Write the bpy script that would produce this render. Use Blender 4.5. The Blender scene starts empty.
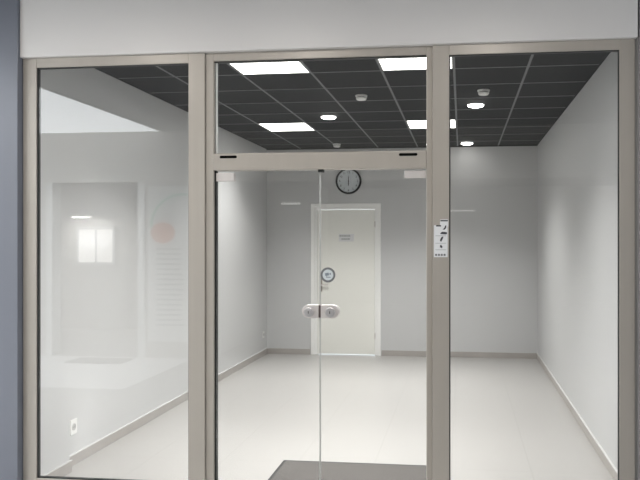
import bpy, bmesh, math, random
from mathutils import Vector, Matrix
R = math.radians
PI = math.pi
scene = bpy.context.scene
C = scene.collection
random.seed(4)

# ------------------------------------------------------------ camera, world, exposure
EYE = 1.74
cam_d = bpy.data.cameras.new('camera')
cam = bpy.data.objects.new('camera', cam_d)
C.objects.link(cam)
cam_d.sensor_width = 36.0
cam_d.lens = 690 / 640 * 36.0
cam_d.shift_x = -61 / 640
cam_d.shift_y = 1 / 640
cam_d.clip_start = 0.05
cam.location = (0, 0, EYE)
cam.rotation_euler = (R(90), 0, math.atan(81 / 690))
scene.camera = cam

world = bpy.data.worlds.new('world')
scene.world = world
world.use_nodes = True
wb = world.node_tree.nodes['Background']
wb.inputs[0].default_value = (0.86, 0.93, 1.0, 1)
wb.inputs[1].default_value = 2.6

vs = scene.view_settings
vs.view_transform = 'Standard'
vs.look = 'None'
vs.gamma = 1
vs.use_curve_mapping = False
vs.exposure = 0.12

PANEL = 5.0         # brightness of the 600 x 600 ceiling panels' diffusers
PANEL_W = 38.0      # and the light each throws downwards (W)
DOWN = 20.0         # the round surface lamps of the shop
SKY = 4.2           # daylight through the translucent skylight over the mall
MALL = 23.0         # the recessed lamps of the mall in front of the shopfront (W)
TUBE = 2.4

# ------------------------------------------------------------ materials
def node_mat(name):
    m = bpy.data.materials.new(name)
    m.use_nodes = True
    nt = m.node_tree
    return m, nt, nt.nodes['Principled BSDF']

def mat(name, col, rough=0.5, metal=0.0, var=0.0, scale=8.0, bump=0.0, bscale=200.0, spec=0.5, stretch=(1, 1, 1), rvar=0.0):
    m, nt, b = node_mat(name)
    N, L = nt.nodes, nt.links
    b.inputs['Base Color'].default_value = (*col, 1)
    b.inputs['Roughness'].default_value = rough
    b.inputs['Metallic'].default_value = metal
    b.inputs['Specular IOR Level'].default_value = spec
    tc = N.new('ShaderNodeTexCoord')
    mp = N.new('ShaderNodeMapping')
    mp.inputs['Scale'].default_value = stretch
    L.new(tc.outputs['Object'], mp.inputs['Vector'])
    if var or rvar:
        n = N.new('ShaderNodeTexNoise')
        n.inputs['Scale'].default_value = scale
        n.inputs['Detail'].default_value = 4
        L.new(mp.outputs[0], n.inputs['Vector'])
        if var:
            r = N.new('ShaderNodeMapRange')
            r.inputs['From Min'].default_value = 0.3
            r.inputs['From Max'].default_value = 0.7
            r.inputs['To Min'].default_value = 1 - var
            r.inputs['To Max'].default_value = 1 + var
            L.new(n.outputs['Fac'], r.inputs['Value'])
            h = N.new('ShaderNodeHueSaturation')
            h.inputs['Color'].default_value = (*col, 1)
            L.new(r.outputs[0], h.inputs['Value'])
            L.new(h.outputs[0], b.inputs['Base Color'])
        if rvar:
            r2 = N.new('ShaderNodeMapRange')
            r2.inputs['To Min'].default_value = max(0, rough - rvar)
            r2.inputs['To Max'].default_value = rough + rvar
            L.new(n.outputs['Fac'], r2.inputs['Value'])
            L.new(r2.outputs[0], b.inputs['Roughness'])
    if bump:
        n2 = N.new('ShaderNodeTexNoise')
        n2.inputs['Scale'].default_value = bscale
        n2.inputs['Detail'].default_value = 3
        L.new(mp.outputs[0], n2.inputs['Vector'])
        bp = N.new('ShaderNodeBump')
        bp.inputs['Strength'].default_value = bump
        bp.inputs['Distance'].default_value = 0.002
        L.new(n2.outputs['Fac'], bp.inputs['Height'])
        L.new(bp.outputs[0], b.inputs['Normal'])
    return m

def tile_floor(name, col, grout, size, rough, gw=0.004, off=(0, 0)):
    m, nt, b = node_mat(name)
    N, L = nt.nodes, nt.links
    tc = N.new('ShaderNodeTexCoord')
    mp = N.new('ShaderNodeMapping')
    mp.inputs['Location'].default_value = (off[0], off[1], 0)
    L.new(tc.outputs['Object'], mp.inputs['Vector'])
    br = N.new('ShaderNodeTexBrick')
    br.offset = 0.0
    br.inputs['Scale'].default_value = 1.0
    br.inputs['Brick Width'].default_value = size
    br.inputs['Row Height'].default_value = size
    br.inputs['Mortar Size'].default_value = gw
    br.inputs['Mortar Smooth'].default_value = 0.3
    br.inputs['Color1'].default_value = (*col, 1)
    br.inputs['Color2'].default_value = (*[c * 0.985 for c in col], 1)
    br.inputs['Mortar'].default_value = (*grout, 1)
    L.new(mp.outputs[0], br.inputs['Vector'])
    n = N.new('ShaderNodeTexNoise')
    n.inputs['Scale'].default_value = 5
    n.inputs['Detail'].default_value = 8
    L.new(tc.outputs['Object'], n.inputs['Vector'])
    r = N.new('ShaderNodeMapRange')
    r.inputs['To Min'].default_value = 0.96
    r.inputs['To Max'].default_value = 1.04
    L.new(n.outputs['Fac'], r.inputs['Value'])
    h = N.new('ShaderNodeHueSaturation')
    L.new(br.outputs['Color'], h.inputs['Color'])
    L.new(r.outputs[0], h.inputs['Value'])
    L.new(h.outputs[0], b.inputs['Base Color'])
    r2 = N.new('ShaderNodeMapRange')
    r2.inputs['To Min'].default_value = rough - 0.06
    r2.inputs['To Max'].default_value = rough + 0.06
    L.new(n.outputs['Fac'], r2.inputs['Value'])
    L.new(r2.outputs[0], b.inputs['Roughness'])
    return m

def emit(name, col, strength):
    m, nt, b = node_mat(name)
    b.inputs['Base Color'].default_value = (0.8, 0.8, 0.8, 1)
    b.inputs['Emission Color'].default_value = (*col, 1)
    b.inputs['Emission Strength'].default_value = strength
    return m

def clear_glass(name, ior=1.6, tint=(0.986, 0.987, 0.985)):
    # two clean faces: clear transmission with a Fresnel mirror on each face
    m = bpy.data.materials.new(name)
    m.use_nodes = True
    nt = m.node_tree
    N, L = nt.nodes, nt.links
    N.clear()
    out = N.new('ShaderNodeOutputMaterial')
    mix = N.new('ShaderNodeMixShader')
    tr = N.new('ShaderNodeBsdfTransparent')
    tr.inputs[0].default_value = (*tint, 1)
    gl = N.new('ShaderNodeBsdfGlossy')
    gl.inputs['Roughness'].default_value = 0.0
    geo = N.new('ShaderNodeNewGeometry')
    fr = N.new('ShaderNodeFresnel')
    mr = N.new('ShaderNodeMapRange')
    mr.inputs['To Min'].default_value = ior
    mr.inputs['To Max'].default_value = 1 / ior
    L.new(geo.outputs['Backfacing'], mr.inputs['Value'])
    L.new(mr.outputs[0], fr.inputs['IOR'])
    L.new(fr.outputs[0], mix.inputs[0])
    L.new(tr.outputs[0], mix.inputs[1])
    L.new(gl.outputs[0], mix.inputs[2])
    L.new(mix.outputs[0], out.inputs['Surface'])
    return m

M = {}
M['wall'] = mat('painted wall', (0.592, 0.597, 0.597), 0.42, var=0.012, scale=1.5, bump=0.05, bscale=120, spec=0.4)
M['base'] = mat('beige skirting tile', (0.42, 0.395, 0.37), 0.4, var=0.05, scale=6)
M['silicone'] = mat('white joint strip', (0.66, 0.66, 0.65), 0.45)
M['floor'] = tile_floor('pale floor tiles', (0.435, 0.425, 0.41), (0.38, 0.37, 0.355), 0.6, 0.32, off=(0.08, 0.1))
M['tile'] = mat('charcoal mineral tile', (0.030, 0.031, 0.033), 0.9, var=0.1, scale=60, bump=0.25, bscale=350, spec=0.25)
M['grid'] = mat('grey ceiling rail', (0.17, 0.175, 0.18), 0.5, var=0.03)
M['alu'] = mat('beige lacquered aluminium', (0.425, 0.388, 0.345), 0.34, metal=0.12, var=0.025, scale=3, stretch=(6, 6, 0.4), bump=0.03, bscale=900)
M['gasket'] = mat('black rubber gasket', (0.012, 0.014, 0.013), 0.5)
M['slot'] = mat('black slot', (0.003, 0.003, 0.003), 0.9, spec=0.05)
M['glass'] = clear_glass('clear pane')
M['glassedge'] = mat('polished greenish pane edge', (0.52, 0.52, 0.50), 0.3, spec=0.5)
M['steel'] = mat('satin stainless steel', (0.66, 0.62, 0.60), 0.34, metal=0.2, var=0.04, scale=20)
M['bronze'] = mat('dull nickel', (0.34, 0.31, 0.27), 0.4, metal=0.5)
M['chrome'] = mat('polished steel', (0.62, 0.60, 0.60), 0.35, metal=0.5)
M['fascia'] = mat('white fascia board', (0.72, 0.695, 0.68), 0.38, var=0.012, scale=1.2)
M['blue'] = mat('blue grey cladding', (0.17, 0.18, 0.215), 0.30, var=0.05, scale=1.3, stretch=(1, 1, 0.5))
M['mauve'] = mat('dark mauve grey cladding', (0.30, 0.275, 0.285), 0.4, var=0.03)
M['doorwhite'] = mat('warm white lacquered door', (0.86, 0.86, 0.81), 0.35, var=0.01, scale=2)
M['trimwhite'] = mat('white door casing', (0.92, 0.92, 0.90), 0.3)
M['black'] = mat('black plastic', (0.02, 0.021, 0.023), 0.35)
M['face'] = mat('pale clock face', (0.62, 0.66, 0.68), 0.5)
M['ink'] = mat('dark grey ink', (0.05, 0.05, 0.06), 0.6)
M['greyink'] = mat('grey print', (0.36, 0.38, 0.37), 0.6)
M['paper'] = mat('white paper', (0.74, 0.74, 0.75), 0.6)
M['plastic'] = mat('white plastic', (0.82, 0.82, 0.80), 0.35)
M['latchdark'] = mat('dark latch', (0.10, 0.075, 0.07), 0.5)  # shade in the gap between the lock halves, given as colour
M['sockgrey'] = mat('light grey plastic', (0.5, 0.5, 0.49), 0.45)
M['shadowgrey'] = mat('grey plastic', (0.35, 0.35, 0.34), 0.5)
M['mat'] = mat('grey ribbed carpet', (0.125, 0.118, 0.112), 0.95, var=0.22, scale=240, bump=1.0, bscale=420, spec=0.1)
M['rubber'] = mat('black rubber', (0.03, 0.03, 0.03), 0.7)
M['panel'] = emit('lit diffuser', (1.0, 0.985, 0.95), PANEL)
M['lamp'] = emit('lit lamp dome', (1.0, 0.98, 0.94), DOWN)
M['skylight'] = emit('translucent skylight', (0.93, 0.97, 1.0), SKY)
M['daypane'] = emit('daylit pane', (1.0, 0.96, 0.88), 1.5)
M['tube'] = emit('lit tube', (1.0, 0.98, 0.95), TUBE)
M['mallwall'] = mat('pale mall plaster', (0.52, 0.50, 0.46), 0.6, var=0.02)
M['malldark'] = mat('grey mall plaster', (0.30, 0.30, 0.31), 0.7, var=0.03)
M['mallfloor'] = tile_floor('mall floor tiles', (0.52, 0.51, 0.49), (0.42, 0.41, 0.40), 0.6, 0.25)
M['stone'] = mat('white stone paving', (0.86, 0.86, 0.85), 0.3, var=0.02)  # daylight on the passage floor, put into a whiter colour
M['mallceil'] = mat('grey mall ceiling', (0.25, 0.25, 0.25), 0.8, var=0.02)
M['ringgrey'] = mat('dark grey ring print', (0.16, 0.165, 0.17), 0.5)
M['greyblue'] = mat('blue grey print', (0.22, 0.25, 0.29), 0.5)
M['mint'] = mat('pale mint print', (0.25, 0.58, 0.40), 0.5)
M['coral'] = mat('coral print', (0.75, 0.25, 0.12), 0.5)

# ------------------------------------------------------------ mesh helpers
def box(bm, x0, x1, y0, y1, z0, z1, bev=0.0, seg=2):
    r = bmesh.ops.create_cube(bm, size=1)
    vs_ = r['verts']
    for v in vs_:
        v.co = Vector(((x0 + x1) / 2 + v.co.x * (x1 - x0), (y0 + y1) / 2 + v.co.y * (y1 - y0), (z0 + z1) / 2 + v.co.z * (z1 - z0)))
    if bev:
        es = list({e for v in vs_ for e in v.link_edges})
        bmesh.ops.bevel(bm, geom=es, offset=bev, segments=seg, affect='EDGES', profile=0.5)
    return bm

def B(*a, **k):
    return box(bmesh.new(), *a, **k)

def lathe(bm, prof, n=40, axis='Z', at=(0, 0, 0), flip=False):
    # prof: list of (radius, height); axis Z = up, Y = height runs along -Y (towards the viewer)
    rings = []
    for r, h in prof:
        ring = []
        for i in range(n):
            a = 2 * PI * i / n
            if r < 1e-6:
                p = (0, 0, h)
            else:
                p = (r * math.cos(a), r * math.sin(a), h)
            if axis == 'Y':
                p = (p[0], -p[2], p[1])
            elif axis == 'X':
                p = (p[2], p[0], p[1])
            ring.append(p)
            if r < 1e-6:
                break
        rings.append([bm.verts.new(Vector(q) + Vector(at)) for q in ring])
    for a, b in zip(rings, rings[1:]):
        if len(a) == 1 and len(b) == 1:
            continue
        for i in range(n):
            j = (i + 1) % n
            if len(a) == 1:
                bm.faces.new((a[0], b[i], b[j]))
            elif len(b) == 1:
                bm.faces.new((a[i], b[0], a[j]))
            else:
                bm.faces.new((a[i], b[i], b[j], a[j]))
    bmesh.ops.recalc_face_normals(bm, faces=bm.faces)
    return bm

def prism_y(bm, pts, y0, y1, bev=0.0):
    # pts (x, z) outline extruded from y0 to y1
    a = [bm.verts.new((x, y0, z)) for x, z in pts]
    b = [bm.verts.new((x, y1, z)) for x, z in pts]
    n = len(pts)
    bm.faces.new(a)
    bm.faces.new(b[::-1])
    for i in range(n):
        bm.faces.new((a[i], b[i], b[(i + 1) % n], a[(i + 1) % n]))
    bmesh.ops.recalc_face_normals(bm, faces=bm.faces)
    return bm

def obj(name, bm, m, parent=None, loc=None, smooth=False):
    me = bpy.data.meshes.new(name)
    origin = Vector(loc) if loc is not None else None
    if origin is not None and parent is None:
        for v in bm.verts:
            v.co -= origin
    bm.normal_update()
    bm.to_mesh(me)
    bm.free()
    o = bpy.data.objects.new(name, me)
    C.objects.link(o)
    for mm in (m if isinstance(m, (list, tuple)) else [m]):
        me.materials.append(M[mm])
    if origin is not None and parent is None:
        o.location = origin
    if parent is not None:
        o.parent = parent
    if smooth:
        for p in me.polygons:
            p.use_smooth = True
        try:
            me.set_sharp_from_angle(angle=R(35))
        except Exception:
            pass
    return o

def shift(bm, v):
    bmesh.ops.translate(bm, verts=bm.verts, vec=v)
    return bm

def thing(name, label, cat, loc=(0, 0, 0), rotz=0, group=None):
    o = bpy.data.objects.new(name, None)
    C.objects.link(o)
    o.location = loc
    o.rotation_euler = (0, 0, rotz)
    o['label'] = label
    o['category'] = cat
    if group:
        o['group'] = group
    return o

def tag(o, label, cat, group=None, kind=None):
    o['label'] = label
    o['category'] = cat
    if group:
        o['group'] = group
    if kind:
        o['kind'] = kind
    return o

def struct(name, bm, m, label=None, cat=None):
    o = obj(name, bm, m)
    o['kind'] = 'structure'
    if label:
        o['label'] = label
        o['category'] = cat
    return o

def struct_root(name, label, cat, loc=(0, 0, 0)):
    o = bpy.data.objects.new(name, None)
    C.objects.link(o)
    o.location = loc
    o['kind'] = 'structure'
    o['label'] = label
    o['category'] = cat
    return o

def copy_tree(o, parent=None):
    c = o.copy()
    C.objects.link(c)
    if parent is not None:
        c.parent = parent
    for ch in list(o.children):
        copy_tree(ch, c)
    return c

# ------------------------------------------------------------ main dimensions (metres)
XL, XR, YB, HC = -3.0, 1.11, 10.40, 3.16      # the empty shop unit
YF = 4.20                                      # face of the shopfront
ZT = 2.93                                      # underside of the fascia

# ------------------------------------------------------------ shop shell
struct('floor', B(XL - 0.1, XR + 0.1, YF + 0.05, YB + 0.15, -0.12, 0), 'floor', 'pale grey square floor tiles of the empty shop unit', 'floor')
struct('wall_left', B(XL - 0.12, XL, YF + 0.1, YB + 0.15, 0, HC + 0.1), 'wall', 'pale grey left wall of the shop unit', 'wall')
struct('wall_right', B(XR, XR + 0.12, YF + 0.1, YB + 0.15, 0, HC + 0.1), 'wall', 'pale grey right wall of the shop unit', 'wall')
DX0, DX1, DZ = -2.240, -1.285, 2.250            # opening of the inner door
bm = bmesh.new()
box(bm, XL, DX0, YB, YB + 0.15, 0, HC + 0.1)
box(bm, DX1, XR, YB, YB + 0.15, 0, HC + 0.1)
box(bm, DX0, DX1, YB, YB + 0.15, DZ, HC + 0.1)
struct('wall_back', bm, 'wall', 'pale grey back wall around the white door', 'wall')
PX, PY = -2.935, 4.89
struct('trim_1', B(XL, PX, YF + 0.1, PY, 0, HC, bev=0.003), 'wall', 'shallow wall projection beside the shopfront on the left', 'pilaster')

def baseboard(name, boxes, label):
    bm = bmesh.new()
    for b in boxes:
        box(bm, *b, bev=0.0015, seg=1)
    o = struct(name, bm, 'base', label, 'baseboard')
    return o
BH, BT = 0.082, 0.012
bl = baseboard('baseboard_left', [(XL, XL + BT, PY + BT, YB, 0, BH), (PX, PX + BT, YF + 0.1, PY + BT, 0, BH), (XL, PX, PY, PY + BT, 0, BH)],
               'beige tiled skirting along the left wall')
bm = box(bmesh.new(), XL, XL + BT + 0.003, PY + BT, YB, BH, BH + 0.007)
box(bm, PX, PX + BT + 0.003, YF + 0.1, PY + BT, BH, BH + 0.007)
obj('joint_strip', bm, 'silicone', bl)
br = baseboard('baseboard_right', [(XR - BT, XR, YF + 0.1, YB, 0, BH)], 'beige tiled skirting along the right wall')
obj('joint_strip', B(XR - BT - 0.003, XR, YF + 0.1, YB, BH, BH + 0.008), 'silicone', br)
baseboard('baseboard_back', [(XL + BT, DX0 - 0.075, YB - BT, YB, 0, BH), (DX1 + 0.075, XR - BT, YB - BT, YB, 0, BH)],
          'beige tiled skirting along the back wall on both sides of the door')

# ceiling: charcoal tiles in a grid of grey rails, with openings where the lit panels sit
gx = [XL] + [0.535 - 0.6 * k for k in range(5, -1, -1)] + [XR]
gx[1] = 0.535 - 0.6 * 5
gy = [YF + 0.1, 4.52] + [5.12 + 0.6 * k for k in range(0, 9)] + [YB]
PANELS = [(-1.865, 5.12), (-0.665, 5.12), (-2.465, 8.12), (-0.665, 8.12)]
bm = bmesh.new()
for i in range(len(gx) - 1):
    for j in range(len(gy) - 1):
        x0, x1, y0, y1 = gx[i], gx[i + 1], gy[j], gy[j + 1]
        if any(abs(x0 - a) < 0.02 and abs(y0 - b) < 0.02 for a, b in PANELS):
            continue
        box(bm, x0 + 0.004, x1 - 0.004, y0 + 0.004, y1 - 0.004, HC + 0.002, HC + 0.02, bev=0.0025, seg=1)
box(bm, XL - 0.05, XR + 0.05, YF + 0.1, YB + 0.05, HC + 0.10, HC + 0.14)
ceil = struct('ceiling', bm, 'tile', 'charcoal tiled drop ceiling of the shop unit', 'ceiling')
bm = bmesh.new()
for x in gx[1:-1]:
    box(bm, x - 0.010, x + 0.010, YF + 0.1, YB, HC - 0.001, HC + 0.03)
obj('ceiling_rail', bm, 'grid', ceil)
bm = bmesh.new()
for y in gy[1:-1]:
    box(bm, XL, XR, y - 0.008, y + 0.008, HC - 0.0004, HC + 0.028)
obj('cross_rail', bm, 'grid', ceil)
bm = bmesh.new()
box(bm, XL, XL + 0.018, YF + 0.1, YB, HC - 0.002, HC + 0.02)
box(bm, XR - 0.018, XR, YF + 0.1, YB, HC - 0.002, HC + 0.02)
box(bm, XL, XR, YB - 0.018, YB, HC - 0.014, HC + 0.02)
obj('edge_rail', bm, 'tile', ceil)

# inner white door
d3 = struct_root('door_3', 'closed white door in a white casing on the back wall', 'door', (DX0, YB, 0))
def loc(bm, o):
    return shift(bm, -Vector(o.location))
bm = bmesh.new()
cw, cp = 0.075, 0.018
def casing(bm, x0, x1, zt, w, y0, y1):
    box(bm, x0 - w, x0, y0, y1, 0, zt + w, bev=0.004)
    box(bm, x1, x1 + w, y0, y1, 0, zt + w, bev=0.004)
    box(bm, x0, x1, y0, y1, zt, zt + w, bev=0.004)
casing(bm, DX0, DX1, DZ, 0.062, YB - cp, YB)
casing(bm, DX0 + 0.03, DX1 - 0.03, DZ - 0.03, 0.03, YB, YB + 0.10)
obj('door_frame', loc(bm, d3), 'trimwhite', d3)
leaf = obj('door_leaf', loc(B(DX0 + 0.034, DX1 - 0.034, YB + 0.006, YB + 0.046, 0.012, DZ - 0.034, bev=0.002), d3), 'doorwhite', d3)
obj('hinge', loc(lathe(bmesh.new(), [(0, 0), (0.009, 0), (0.009, 0.09), (0, 0.09)], 12, at=(DX1 - 0.03, YB - 0.002, 0.25)), d3), 'steel', d3)
obj('hinge', loc(lathe(bmesh.new(), [(0, 0), (0.009, 0), (0.009, 0.09), (0, 0.09)], 12, at=(DX1 - 0.03, YB - 0.002, 1.95)), d3), 'steel', d3)
hp = obj('handle_plate', loc(B(-2.168, -2.128, YB - 0.004, YB + 0.006, 0.965, 1.185, bev=0.003), d3), 'bronze', d3)
bm = lathe(bmesh.new(), [(0, 0), (0.010, 0), (0.010, 0.045), (0, 0.045)], 14, 'Y', (-2.148, YB - 0.004, 1.07))
box(bm, -2.156, -2.030, YB - 0.056, YB - 0.040, 1.060, 1.080, bev=0.005)
obj('handle', loc(bm, d3), 'steel', d3)
obj('keyhole', loc(B(-2.152, -2.144, YB - 0.0055, YB - 0.003, 0.99, 1.012), d3), 'slot', d3)

# ------------------------------------------------------------ shopfront
struct('wall_front', B(-2.848, 1.018, YF - 0.03, YF + 0.14, ZT, 3.62, bev=0.002), 'fascia', 'plain white fascia board above the shopfront', 'fascia')
struct('wall_outer_left', B(-9.0, -2.850, YF - 0.05, YF + 0.14, 0, 3.62, bev=0.003), 'blue', 'blue grey clad wall left of the shopfront', 'wall')
struct('wall_outer_right', B(1.030, 6.0, YF - 0.02, YF + 0.14, 0, 3.62), 'mauve', 'dark grey clad wall right of the shopfront', 'wall')
struct('trim_2', B(1.012, 1.030, YF + 0.01, YF + 0.12, 0, 3.62), 'shadowgrey', 'dark joint at the right edge of the shopfront', 'joint')

def window(name, label, x0, x1, z0, z1, gx0, gx1, gz0, gz1, yf=YF, depth=0.045, gy_=0.014, gk=0.007):
    w = struct_root(name, label, 'window', (x0, yf, z0))
    bm = bmesh.new()
    box(bm, x0, gx0, yf, yf + depth, z0, z1, bev=0.0025)
    box(bm, gx1, x1, yf, yf + depth, z0, z1, bev=0.0025)
    box(bm, gx0, gx1, yf, yf + depth, gz1, z1, bev=0.0025)
    box(bm, gx0, gx1, yf, yf + depth, z0, gz0, bev=0.0025)
    obj('window_frame', loc(bm, w), 'alu', w)
    bm = bmesh.new()
    ya, yb = yf + 0.009, yf + gy_ + 0.02
    box(bm, gx0, gx0 + gk, ya, yb, gz0, gz1)
    box(bm, gx1 - gk * 0.6, gx1, ya, yb, gz0, gz1)
    box(bm, gx0, gx1, ya, yb, gz1 - gk * 0.7, gz1)
    box(bm, gx0, gx1, ya, yb, gz0, gz0 + gk)
    obj('gasket', loc(bm, w), 'gasket', w)
    obj('glass_pane', loc(B(gx0 + 0.002, gx1 - 0.002, yf + gy_, yf + gy_ + 0.01, gz0 + 0.002, gz1 - 0.002), w), 'glass', w)
    return w
window('window_1', 'tall fixed shop window left of the glass doors', -2.846, -1.615, 0, ZT, -2.752, -1.722, 0.195, 2.868)
window('window_2', 'tall fixed shop window right of the glass doors', -0.178, 1.010, 0, ZT, -0.077, 0.922, 0.195, 2.868)

# door surround with lintel, set a little deeper than the two side windows
FX0, FX1 = -1.613, -0.180
OX0, OX1 = -1.562, -0.216
yd = YF + 0.014
w3 = struct_root('window_3', 'wide transom window and metal surround above the glass doors', 'window', (FX0, yd, 0))
bm = bmesh.new()
box(bm, FX0, OX0, yd, yd + 0.075, 0, ZT, bev=0.003)
box(bm, OX1, FX1, yd, yd + 0.075, 0, ZT, bev=0.003)
box(bm, OX0, OX1, yd, yd + 0.075, 2.878, ZT, bev=0.003)
obj('window_frame', loc(bm, w3), 'alu', w3)
bm = box(bmesh.new(), OX0, OX1, yd - 0.004, yd + 0.075, 2.186, 2.290, bev=0.004)
box(bm, OX0, OX1, yd + 0.004, yd + 0.03, 2.290, 2.294)
lin = obj('lintel', loc(bm, w3), 'alu', w3)
for a, b_, zc in ((-1.520, -1.408, 2.270), (-0.384, -0.270, 2.269)):
    pts = []
    h = 0.0085
    for k in range(13):
        t = PI / 2 + PI * k / 12
        pts.append((a + h + h * math.cos(t), zc + h * math.sin(t)))
    for k in range(13):
        t = -PI / 2 + PI * k / 12
        pts.append((b_ - h + h * math.cos(t), zc + h * math.sin(t)))
    obj('drain_slot', loc(prism_y(bmesh.new(), pts, yd - 0.0052, yd + 0.002), w3), 'slot', w3)
bm = bmesh.new()
box(bm, OX0, OX0 + 0.006, yd + 0.03, yd + 0.06, 2.290, 2.878)
box(bm, OX0, OX1, yd + 0.012, yd + 0.05, 2.872, 2.878)
obj('gasket', loc(bm, w3), 'gasket', w3)
obj('glazing_bead', loc(B(OX0 + 0.004, OX0 + 0.016, yd + 0.026, yd + 0.036, 2.294, 2.872, bev=0.001, seg=1), w3), 'plastic', w3)
obj('glass_pane', loc(B(OX0 + 0.006, OX1 - 0.002, yd + 0.036, yd + 0.046, 2.291, 2.876), w3), 'glass', w3)
obj('threshold', loc(B(OX0, OX1, yd + 0.01, yd + 0.07, 0, 0.012, bev=0.003), w3), 'alu', w3)
bm = bmesh.new()
box(bm, OX0, OX0 + 0.008, yd + 0.02, yd + 0.06, 0.012, 2.186)
obj('door_seal', loc(bm, w3), 'gasket', w3)
box_ = B(-0.892, -0.858, yd + 0.012, yd + 0.05, 2.170, 2.187, bev=0.002)
obj('door_stop', loc(box_, w3), 'gasket', w3)

# two frameless glass leaves, their patch fittings and the two halves of the lock
YG = yd + 0.03
SX = -0.882
def leaf_door(name, label, x0, x1, side):
    d = struct_root(name, label, 'door', (x0 if side < 0 else x1, YG, 0))
    obj('glass_pane', loc(B(x0, x1, YG, YG + 0.010, 0.02, 2.176), d), 'glass', d)
    ex = x1 if side < 0 else x0
    obj('pane_edge', loc(B(min(ex, ex - side * 0.0035), max(ex, ex - side * 0.0035), YG, YG + 0.010, 0.02, 2.17), d), 'glassedge', d)
    # patch fittings: top and bottom
    if side < 0:
        fx = (x0, x0 + 0.118)
        fz = (2.120, 2.172)
    else:
        fx = (x1 - 0.132, x1)
        fz = (2.128, 2.172)
    bm = box(bmesh.new(), fx[0], fx[1], YG - 0.012, YG - 0.0005, fz[0], fz[1], bev=0.003)
    box(bm, fx[0], fx[1], YG + 0.0105, YG + 0.022, fz[0], fz[1], bev=0.003)
    obj('patch_fitting', loc(bm, d), 'steel', d)
    bm = box(bmesh.new(), fx[0], fx[1], YG - 0.012, YG - 0.0005, 0.018, 0.075, bev=0.003)
    box(bm, fx[0], fx[1], YG + 0.0105, YG + 0.022, 0.018, 0.075, bev=0.003)
    obj('patch_fitting', loc(bm, d), 'steel', d)
    # lock half: a plate with one rounded end on both faces, and a round cylinder
    zc, h = 1.300, 0.041
    inn = SX + side * 0.0075
    out = SX + side * (0.113 if side < 0 else 0.123)
    cx = out - side * h
    pts = [(inn, zc - h), (inn, zc + h)]
    for k in range(17):
        t = PI / 2 - side * (PI * k / 16)
        pts.append((cx + h * math.cos(t), zc + h * math.sin(t)))
    if side < 0:
        pts = pts
    lk = obj('lock', loc(prism_y(prism_y(bmesh.new(), pts, YG - 0.016, YG - 0.0005), pts, YG + 0.0105, YG + 0.026), d), 'steel', d)
    mod = lk.modifiers.new('bevel', 'BEVEL')
    mod.width = 0.002
    mod.segments = 2
    mod.limit_method = 'ANGLE'
    kx = cx + (0.004 if side < 0 else -0.014)
    cy = obj('lock_cylinder', loc(lathe(bmesh.new(), [(0, 0), (0.031, 0), (0.031, 0.006), (0.027, 0.014), (0.018, 0.014), (0.018, 0.018), (0, 0.018)], 28, 'Y', (kx, YG - 0.016, zc - 0.004)), d), 'chrome', lk, smooth=True)
    obj('keyhole', loc(B(kx - 0.002, kx + 0.002, YG - 0.0348, YG - 0.0335, zc - 0.012, zc + 0.004), d), 'slot', lk)
    return d
d1 = leaf_door('door_1', 'left leaf of the frameless glass double door', OX0 + 0.010, SX - 0.004, -1)
d2 = leaf_door('door_2', 'right leaf of the frameless glass double door', SX + 0.004, OX1 - 0.004, 1)
obj('edge_seal', loc(B(SX - 0.0045, SX + 0.0035, YG + 0.001, YG + 0.009, 0.03, 2.165), d1), 'glassedge', d1)

obj('latch', loc(B(SX - 0.0065, SX + 0.0065, YG - 0.012, YG - 0.001, 1.262, 1.338), d2), 'latchdark', d2)  # dark block added to paint the shaded gap between the lock plates

# ------------------------------------------------------------ mall in front of the shop
struct('floor_mall', B(-9.0, 6.0, -1.35, YF + 0.05, -0.12, 0), 'mallfloor', 'tiled floor of the passage before the shopfront', 'floor')
struct('ceiling_mall', B(-4.37, 6.0, -1.6, YF - 0.05, 3.36, 3.45), 'mallceil', 'grey ceiling of the passage before the shopfront', 'ceiling')
struct('floor_stone', B(-9.0, -3.95, -1.35, 0.75, 0.0, 0.004), 'stone', 'white stone strip in the floor across the passage', 'floor')  # pale slab stands in for daylight falling on the floor
fm = tag(obj('floor_mat', B(-0.42, 0.42, -0.22, 0.22, 0, 0.012, bev=0.003), 'mat', loc=None), 'dark flat mat on the white stone strip, mirrored low in the left window', 'floor mat')
fm.location = (-5.2, -1.0, 0.004)
sk = thing('skylight', 'large bright translucent skylight over the passage, seen mirrored in the left window', 'skylight', (-6.0, 1.4, 3.36))
obj('diffuser', loc(B(-9.0, -4.37, -1.6, YF - 0.05, 3.37, 3.40), sk), 'skylight', sk)
bm = bmesh.new()
box(bm, -4.39, -4.37, -1.6, YF - 0.05, 3.345, 3.42)
obj('frame', loc(bm, sk), 'mallwall', sk)
YO = -1.35
bm = bmesh.new()
box(bm, -9.0, -6.24, YO - 0.2, YO, 0, 3.37)
box(bm, -6.24, -4.78, YO - 0.2, YO, 2.62, 3.37)
box(bm, -4.78, -3.60, YO - 0.2, YO, 0, 3.37)
box(bm, -3.60, 4.20, YO - 0.2, YO, 2.62, 3.37)
box(bm, 4.20, 6.0, YO - 0.2, YO, 0, 3.37)
struct('wall_opposite', bm, 'mallwall', 'pale wall across the passage with two wide shop openings', 'wall')
bm = bmesh.new()
box(bm, -6.24, -6.15, YO - 0.22, YO + 0.02, 0, 2.62)
box(bm, -4.79, -4.68, YO - 0.22, YO + 0.02, 0, 2.62)
struct('trim_3', bm, 'plastic', 'white jambs of the shop opening across the passage', 'trim')
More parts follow.
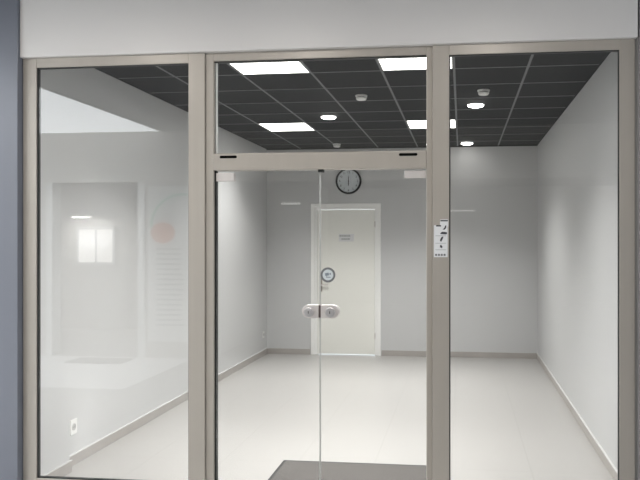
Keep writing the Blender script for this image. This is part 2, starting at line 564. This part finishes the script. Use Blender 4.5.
# the small lit room across the passage
bm = bmesh.new()
box(bm, -8.7, -8.6, -4.6, YO - 0.2, 0, 3.0)
box(bm, -4.35, -4.25, -4.6, YO - 0.2, 0, 3.0)
box(bm, -8.6, -4.35, -4.6, -4.5, 0, 3.0)
struct('wall_opposite_room', bm, 'mallwall', 'pale walls of the small room across the passage', 'wall')
struct('floor_opposite_room', B(-8.7, -4.25, -4.6, YO, -0.1, 0), 'mallfloor', 'floor of the small room across the passage', 'floor')
struct('ceiling_opposite_room', B(-8.7, -4.25, -4.6, YO - 0.2, 3.0, 3.08), 'mallceil', 'ceiling of the small room across the passage', 'ceiling')
# its bright two-light window and its lamp
w4 = struct_root('window_4', 'bright two-pane window mirrored in the left shop window', 'window', (-7.2, -4.5, 1.33))
wx0, wx1, wz0, wz1 = -7.56, -6.85, 1.32, 1.97
bm = bmesh.new()
for x0, x1, z0, z1 in ((wx0 - .05, wx0, wz0 - .05, wz1 + .05), (wx1, wx1 + .05, wz0 - .05, wz1 + .05), (wx0, wx1, wz1, wz1 + .05), (wx0, wx1, wz0 - .05, wz0), (-7.215, -7.185, wz0, wz1)):
    box(bm, x0, x1, -4.5, -4.46, z0, z1, bev=0.004)
obj('window_frame', loc(bm, w4), 'plastic', w4)
obj('pane', loc(B(wx0, wx1, -4.495, -4.48, wz0, wz1), w4), 'daypane', w4)
hl = thing('hanging_lamp', 'short flat lamp hanging in the small room, mirrored above the bright window', 'lamp', (-7.34, -4.2, 2.2), 0)
obj('diffuser', B(-0.19, 0.19, -0.04, 0.04, 0, 0.03, bev=0.004), 'tube', hl)
obj('housing', B(-0.20, 0.20, -0.05, 0.05, 0.03, 0.07, bev=0.004), 'plastic', hl)
l = bpy.data.lights.new('lamp_light', 'AREA')
l.shape = 'RECTANGLE'
l.size, l.size_y, l.energy = 0.36, 0.07, 42
lo = bpy.data.objects.new('lamp_light', l)
C.objects.link(lo)
lo.parent = hl
lo.location = (0, 0, -0.002)
for sx in (-0.148, 0.148):
    obj('suspension_wire', B(sx - 0.002, sx + 0.002, -0.002, 0.002, 0.07, 0.8), 'steel', hl)
# printed panel beside the opening
pp = thing('printed_panel', 'tall white printed panel with mint arch and coral oval, mirrored in the left window', 'sign', (-4.1, YO + 0.004, 0.25))
obj('board', B(-0.53, 0.48, 0, 0.012, 0, 2.30, bev=0.002), 'plastic', pp)
bm = bmesh.new()
n = 24
o_, i_ = [], []
for k in range(n + 1):
    t = PI - PI * k / n
    o_.append((0.0 + 0.50 * math.cos(t), 1.70 + 0.50 * math.sin(t)))
    i_.append((0.0 + 0.46 * math.cos(t), 1.70 + 0.46 * math.sin(t)))
for k in range(n):
    prism_y(bm, [o_[k], o_[k + 1], i_[k + 1], i_[k]], 0.012, 0.014)
obj('arch_print', bm, 'mint', pp)
obj('oval_print', prism_y(bmesh.new(), [(-0.30 + 0.19 * math.cos(2 * PI * k / 32), 1.61 + 0.155 * math.sin(2 * PI * k / 32)) for k in range(32)], 0.012, 0.0145), 'coral', pp)
bm = bmesh.new()
for k in range(16):
    box(bm, -0.40, -0.02 + 0.05 * random.random(), 0.012, 0.0135, 1.36 - 0.075 * k, 1.385 - 0.075 * k)
obj('print_rows', bm, 'greyink', pp)

# ------------------------------------------------------------ deep shop across the passage
bm = bmesh.new()
box(bm, -3.8, -3.7, -10.5, YO - 0.2, 0, 3.2)
box(bm, 4.3, 4.4, -10.5, YO - 0.2, 0, 3.2)
box(bm, -3.7, 4.3, -10.5, -10.4, 0, 3.2)
struct('wall_opposite_shop', bm, 'malldark', 'grey walls of the dim shop across the passage', 'wall')
struct('floor_opposite_shop', B(-3.8, 4.4, -10.5, YO, -0.1, 0), 'malldark', 'grey floor of the dim shop across the passage', 'floor')
struct('ceiling_opposite_shop', B(-3.8, 4.4, -10.5, YO - 0.2, 3.2, 3.28), 'malldark', 'grey ceiling of the dim shop across the passage', 'ceiling')

def linear_lamp(x, y, z, ln, label):
    t = thing('linear_lamp', label, 'lamp', (x, y, z))
    obj('diffuser', B(-ln / 2, ln / 2, -0.03, 0.03, 0, 0.03, bev=0.004), 'tube', t)
    obj('housing', B(-ln / 2 - 0.01, ln / 2 + 0.01, -0.04, 0.04, 0.03, 0.06, bev=0.004), 'plastic', t)
    for sx in (-ln / 3, ln / 3):
        obj('suspension_wire', B(sx - 0.002, sx + 0.002, -0.002, 0.002, 0.06, 3.2 - z), 'steel', t)
linear_lamp(-3.3, -4.6, 2.45, 0.36, 'short linear lamp mirrored faintly left of the white inner door')
linear_lamp(0.02, -8.9, 2.48, 0.60, 'long linear lamp mirrored faintly high in the right shop window')

# recessed lamps of the passage ceiling, close to the shopfront
def mall_lamp(x, y, label, power):
    t = thing('recessed_lamp', label, 'lamp', (x, y, 3.36), 0, 'recessed lamps of the passage')
    obj('trim_ring', lathe(bmesh.new(), [(0.075, 0.0), (0.075, -0.006), (0.10, -0.006), (0.102, 0)], 32), 'plastic', t, smooth=True)
    l = bpy.data.lights.new('lamp_light', 'AREA')
    l.shape = 'DISK'
    l.size = 0.18
    l.energy = power
    l.color = (1.0, 0.955, 0.90)
    lo = bpy.data.objects.new('lamp_light', l)
    C.objects.link(lo)
    lo.parent = t
    lo.location = (0, 0, -0.004)
mall_lamp(-1.31, 2.5, 'recessed round ceiling lamp outside, above the glass double doors', MALL)
mall_lamp(0.22, 2.5, 'recessed round ceiling lamp outside, above the right shop window', MALL)
mall_lamp(-2.6, 2.5, 'recessed round ceiling lamp outside, before the left shop window', MALL)

# ------------------------------------------------------------ ceiling fittings of the shop
def panel_light(x, y, label):
    t = thing('ceiling_panel_light', label, 'ceiling light', (x, y, HC), 0, 'square lit ceiling panels')
    obj('diffuser', B(0.016, 0.584, 0.016, 0.584, 0.001, 0.012), 'panel', t)
    l = bpy.data.lights.new('panel_light', 'AREA')
    l.shape = 'SQUARE'
    l.size = 0.56
    l.spread = R(116)
    l.energy = PANEL_W * (0.68 if (x < -2 and y > 8) else 1.0)
    l.color = (1.0, 0.99, 0.97)
    lo = bpy.data.objects.new('panel_light', l)
    C.objects.link(lo)
    lo.parent = t
    lo.location = (0.3, 0.3, -0.001)
    bm = bmesh.new()
    for a in ((0.004, 0.018, 0.004, 0.596), (0.582, 0.596, 0.004, 0.596), (0.018, 0.582, 0.004, 0.018), (0.018, 0.582, 0.582, 0.596)):
        box(bm, *a, -0.0005, 0.022)
    obj('frame', bm, 'plastic', t)
    return t
for (x, y), lb in zip(PANELS, ('lit square ceiling panel at the top left of the transom window',
                               'lit square ceiling panel nearest the shopfront, partly behind the right mullion',
                               'lit square ceiling panel deeper in the room on the left side',
                               'lit square ceiling panel deeper in the room, partly behind the right mullion')):
    panel_light(x, y, lb)

def round_lamp(x, y, label):
    t = thing('round_ceiling_lamp', label, 'ceiling lamp', (x, y, HC), 0, 'round surface lamps')
    obj('mounting_ring', lathe(bmesh.new(), [(0, 0), (0.088, 0), (0.088, -0.006), (0.084, -0.009), (0, -0.009)], 40), 'plastic', t, smooth=True)
    obj('diffuser', lathe(bmesh.new(), [(0.083, -0.008), (0.082, -0.014), (0.074, -0.021), (0.058, -0.026), (0.03, -0.029), (0, -0.030)], 40), 'lamp', t, smooth=True)
    return t
round_lamp(-1.51, 7.74, 'glowing round ceiling lamp seen through the transom window above the doors')
round_lamp(0.142, 7.24, 'glowing round ceiling lamp behind the detector in the right window')
round_lamp(0.071, 10.05, 'glowing round ceiling lamp close to the back wall')

def detector(x, y, label):
    t = thing('smoke_detector', label, 'smoke detector', (x, y, HC), 0, 'smoke detectors')
    obj('base', lathe(bmesh.new(), [(0, 0), (0.058, 0), (0.060, -0.006), (0.056, -0.016), (0, -0.016)], 36), 'plastic', t, smooth=True)
    obj('sensor_grille', lathe(bmesh.new(), [(0.042, -0.014), (0.042, -0.028)], 36), 'shadowgrey', t, smooth=True)
    obj('cap', lathe(bmesh.new(), [(0, -0.026), (0.052, -0.026), (0.052, -0.034), (0.042, -0.046), (0.02, -0.051), (0, -0.052)], 36), 'plastic', t, smooth=True)
    return t
detector(-0.975, 6.66, 'white smoke detector on the dark ceiling seen in the middle of the transom window')
detector(-1.82, 9.95, 'white smoke detector on the ceiling near the wall clock')
detector(0.202, 6.56, 'white smoke detector on the dark ceiling seen in the right window')

# ------------------------------------------------------------ wall clock
ck = thing('wall_clock', 'round wall clock with thin black rim and pale face above the white door', 'clock', (-1.718, YB, 2.652))
RC = 0.198
obj('rim', lathe(bmesh.new(), [(RC - 0.027, 0.012), (RC - 0.025, 0.034), (RC - 0.015, 0.040), (RC - 0.003, 0.036), (RC, 0.026), (RC, 0), (0, 0)], 64, 'Y'), 'black', ck, smooth=True)
obj('face', lathe(bmesh.new(), [(0, 0.013), (RC - 0.02, 0.013)], 64, 'Y'), 'face', ck)
def text_mesh(bm, body, size, x, z, y):
    cu = bpy.data.curves.new('numeral', 'FONT')
    cu.body = body
    cu.size = size
    cu.align_x = 'CENTER'
    cu.align_y = 'CENTER'
    cu.extrude = 0.0006
    to = bpy.data.objects.new('numeral', cu)
    C.objects.link(to)
    bpy.context.view_layer.update()
    me = bpy.data.meshes.new_from_object(to.evaluated_get(bpy.context.evaluated_depsgraph_get()))
    me.transform(Matrix.Translation((x, y, z)) @ Matrix.Rotation(R(90), 4, 'X'))
    bm.from_mesh(me)
    bpy.data.objects.remove(to)
    bpy.data.meshes.remove(me)
    bpy.data.curves.remove(cu)
for k in range(1, 13):
    a = PI / 2 - 2 * PI * k / 12
    bm = bmesh.new()
    text_mesh(bm, str(k), 0.046, 0.136 * math.cos(a), 0.136 * math.sin(a), -0.0145)
    obj('numeral', bm, 'ink', ck)
bm = bmesh.new()
for k in range(60):
    a = 2 * PI * k / 60
    ln = 0.008 if k % 5 else 0.012
    b2 = box(bmesh.new(), -0.0012, 0.0012, -0.0145, -0.0135, 0.172 - ln, 0.172)
    b2.transform(Matrix.Rotation(a, 4, 'Y'))
    tm = bpy.data.meshes.new('tick')
    b2.to_mesh(tm)
    bm.from_mesh(tm)
    b2.free()
    bpy.data.meshes.remove(tm)
obj('minute_marks', bm, 'ink', ck)
obj('hour_hand', prism_y(bmesh.new(), [(-0.006, 0.02), (0.006, 0.02), (0.007, -0.05), (0, -0.082), (-0.007, -0.05)], -0.020, -0.018), 'black', ck)
obj('minute_hand', prism_y(bmesh.new(), [(-0.005, -0.03), (0.005, -0.03), (0.004, 0.06), (0, 0.088), (-0.004, 0.06)], -0.023, -0.021), 'black', ck)
obj('hand_cap', lathe(bmesh.new(), [(0.009, 0.013), (0.009, 0.025), (0, 0.026)], 16, 'Y'), 'black', ck)

# ------------------------------------------------------------ outlets on the left wall
def outlet(y, z, label, s=1.0):
    t = thing('power_outlet', label, 'power outlet', (XL, y, z), 0, 'power outlets on the left wall')
    obj('cover_plate', B(0, 0.010, -0.046 * s, 0.046 * s, -0.058 * s, 0.058 * s, bev=0.004), 'plastic', t)
    bm = lathe(bmesh.new(), [(0.0, 0.0102), (0.0205, 0.0102), (0.0215, 0.0115), (0.026, 0.0115), (0.027, 0.0095)], 28, 'X')
    sk_ = obj('socket', bm, 'sockgrey', t, smooth=True)
    bm = bmesh.new()
    for yy in (-0.0095, 0.0095):
        box(bm, 0.0102, 0.0108, yy - 0.0025, yy + 0.0025, -0.0025, 0.0025)
    obj('contact_hole', bm, 'slot', sk_)
outlet(5.04, 0.298, 'white wall outlet low on the left wall beside the shopfront')
outlet(10.20, 0.318, 'small white wall outlet in the far left corner near the inner door', 0.85)

# ------------------------------------------------------------ door mat
dm = thing('door_mat', 'dark grey ribbed entrance mat inside the glass doors', 'door mat', (-0.8, 4.85, 0))
obj('carpet', B(-0.575, 0.575, -0.45, 0.455, 0.001, 0.011, bev=0.002), 'mat', dm)
bm = bmesh.new()
box(bm, -0.60, -0.575, -0.475, 0.48, 0.0005, 0.009, bev=0.002)
box(bm, 0.575, 0.60, -0.475, 0.48, 0.0005, 0.009, bev=0.002)
box(bm, -0.575, 0.575, 0.455, 0.48, 0.0005, 0.009, bev=0.002)
box(bm, -0.575, 0.575, -0.475, -0.45, 0.0005, 0.009, bev=0.002)
obj('rubber_border', bm, 'rubber', dm)

# ------------------------------------------------------------ sign on the inner door
sg = thing('door_sign', 'small pale notice with two grey lines of print on the white inner door', 'sign', (-1.755, YB + 0.006, 1.793))
obj('sheet', B(-0.117, 0.117, -0.0015, 0, -0.062, 0.055), 'paper', sg)
bm = bmesh.new()
x = -0.105
for w in (0.03, 0.022, 0.035, 0.02, 0.03):
    box(bm, x, x + w, -0.0022, -0.0014, 0.014, 0.036)
    x += w + 0.007
obj('print_line', bm, 'greyink', sg)
bm = bmesh.new()
x = -0.075
for w in (0.028, 0.03, 0.02, 0.032):
    box(bm, x, x + w, -0.0022, -0.0014, -0.034, -0.012)
    x += w + 0.006
obj('print_line', bm, 'greyink', sg)

# ------------------------------------------------------------ stickers
st = thing('round_sticker', 'round white sticker with grey ring and small camera symbol on the glass door', 'sticker', (-0.832, YG, 1.528))
obj('disc', lathe(bmesh.new(), [(0.036, 0.0005), (0, 0.0005), (0, 0.0003), (0.036, 0.0003)], 48, 'Y'), 'face', st)
obj('ring', lathe(bmesh.new(), [(0.047, 0.0003), (0.047, 0.0008), (0.034, 0.0008), (0.034, 0.0003)], 48, 'Y'), 'ringgrey', st)
bm = bmesh.new()
prism_y(bm, [(-0.019, 0.010), (0.004, 0.015), (0.008, -0.002), (-0.016, -0.007)], -0.001, -0.0004)
prism_y(bm, [(0.009, 0.010), (0.018, 0.013), (0.019, 0.001), (0.011, 0.001)], -0.001, -0.0004)
box(bm, -0.010, -0.005, -0.001, -0.0004, -0.018, -0.006)
box(bm, -0.004, 0.017, -0.001, -0.0004, -0.017, -0.012)
obj('camera_symbol', bm, 'greyblue', st)

ls = thing('notice_sticker', 'narrow white sticker with small dark symbols on the right metal mullion', 'sticker', (-0.126, YF, 1.758))
SZ = 0.0
bm = box(bmesh.new(), -0.043, 0.040, -0.0008, 0, -0.116, 0.078)
box(bm, -0.006, 0.043, -0.0012, 0, 0.070, 0.113)
obj('backing', bm, 'paper', ls)
f0, f1 = -0.0018, -0.0007
obj('print_bar', B(-0.004, 0.041, f0, f1, 0.101, 0.109), 'ink', ls)
obj('print_bar', B(-0.030, 0.000, f0, f1, 0.070, 0.078), 'ink', ls)
for pts in ([(0.010, 0.052), (0.020, 0.050), (0.030, 0.060), (0.032, 0.078), (0.024, 0.074), (0.020, 0.062)],
            [(-0.004, 0.030), (0.006, 0.038), (0.034, 0.036), (0.036, 0.026), (0.030, 0.022), (-0.004, 0.024)],
            [(-0.008, -0.018), (0.002, -0.022), (0.012, 0.000), (0.014, 0.010), (0.002, 0.006), (-0.004, -0.006)],
            [(-0.007, -0.056), (0.006, -0.062), (0.008, -0.052), (0.000, -0.040), (-0.006, -0.044)]):
    obj('symbol', prism_y(bmesh.new(), pts, f0, f1), 'ink', ls)
bm = bmesh.new()
for k in range(4):
    box(bm, -0.036 + 0.017 * k, -0.024 + 0.017 * k, f0, f1, -0.108, -0.096)
obj('print_line', bm, 'ringgrey', ls)
bm = bmesh.new()
bm.free()
for z in (-0.033, -0.073, 0.012):
    obj('print_line', B(-0.034, 0.030, f0 + 0.0003, f1, z, z + 0.003), 'greyink', ls)
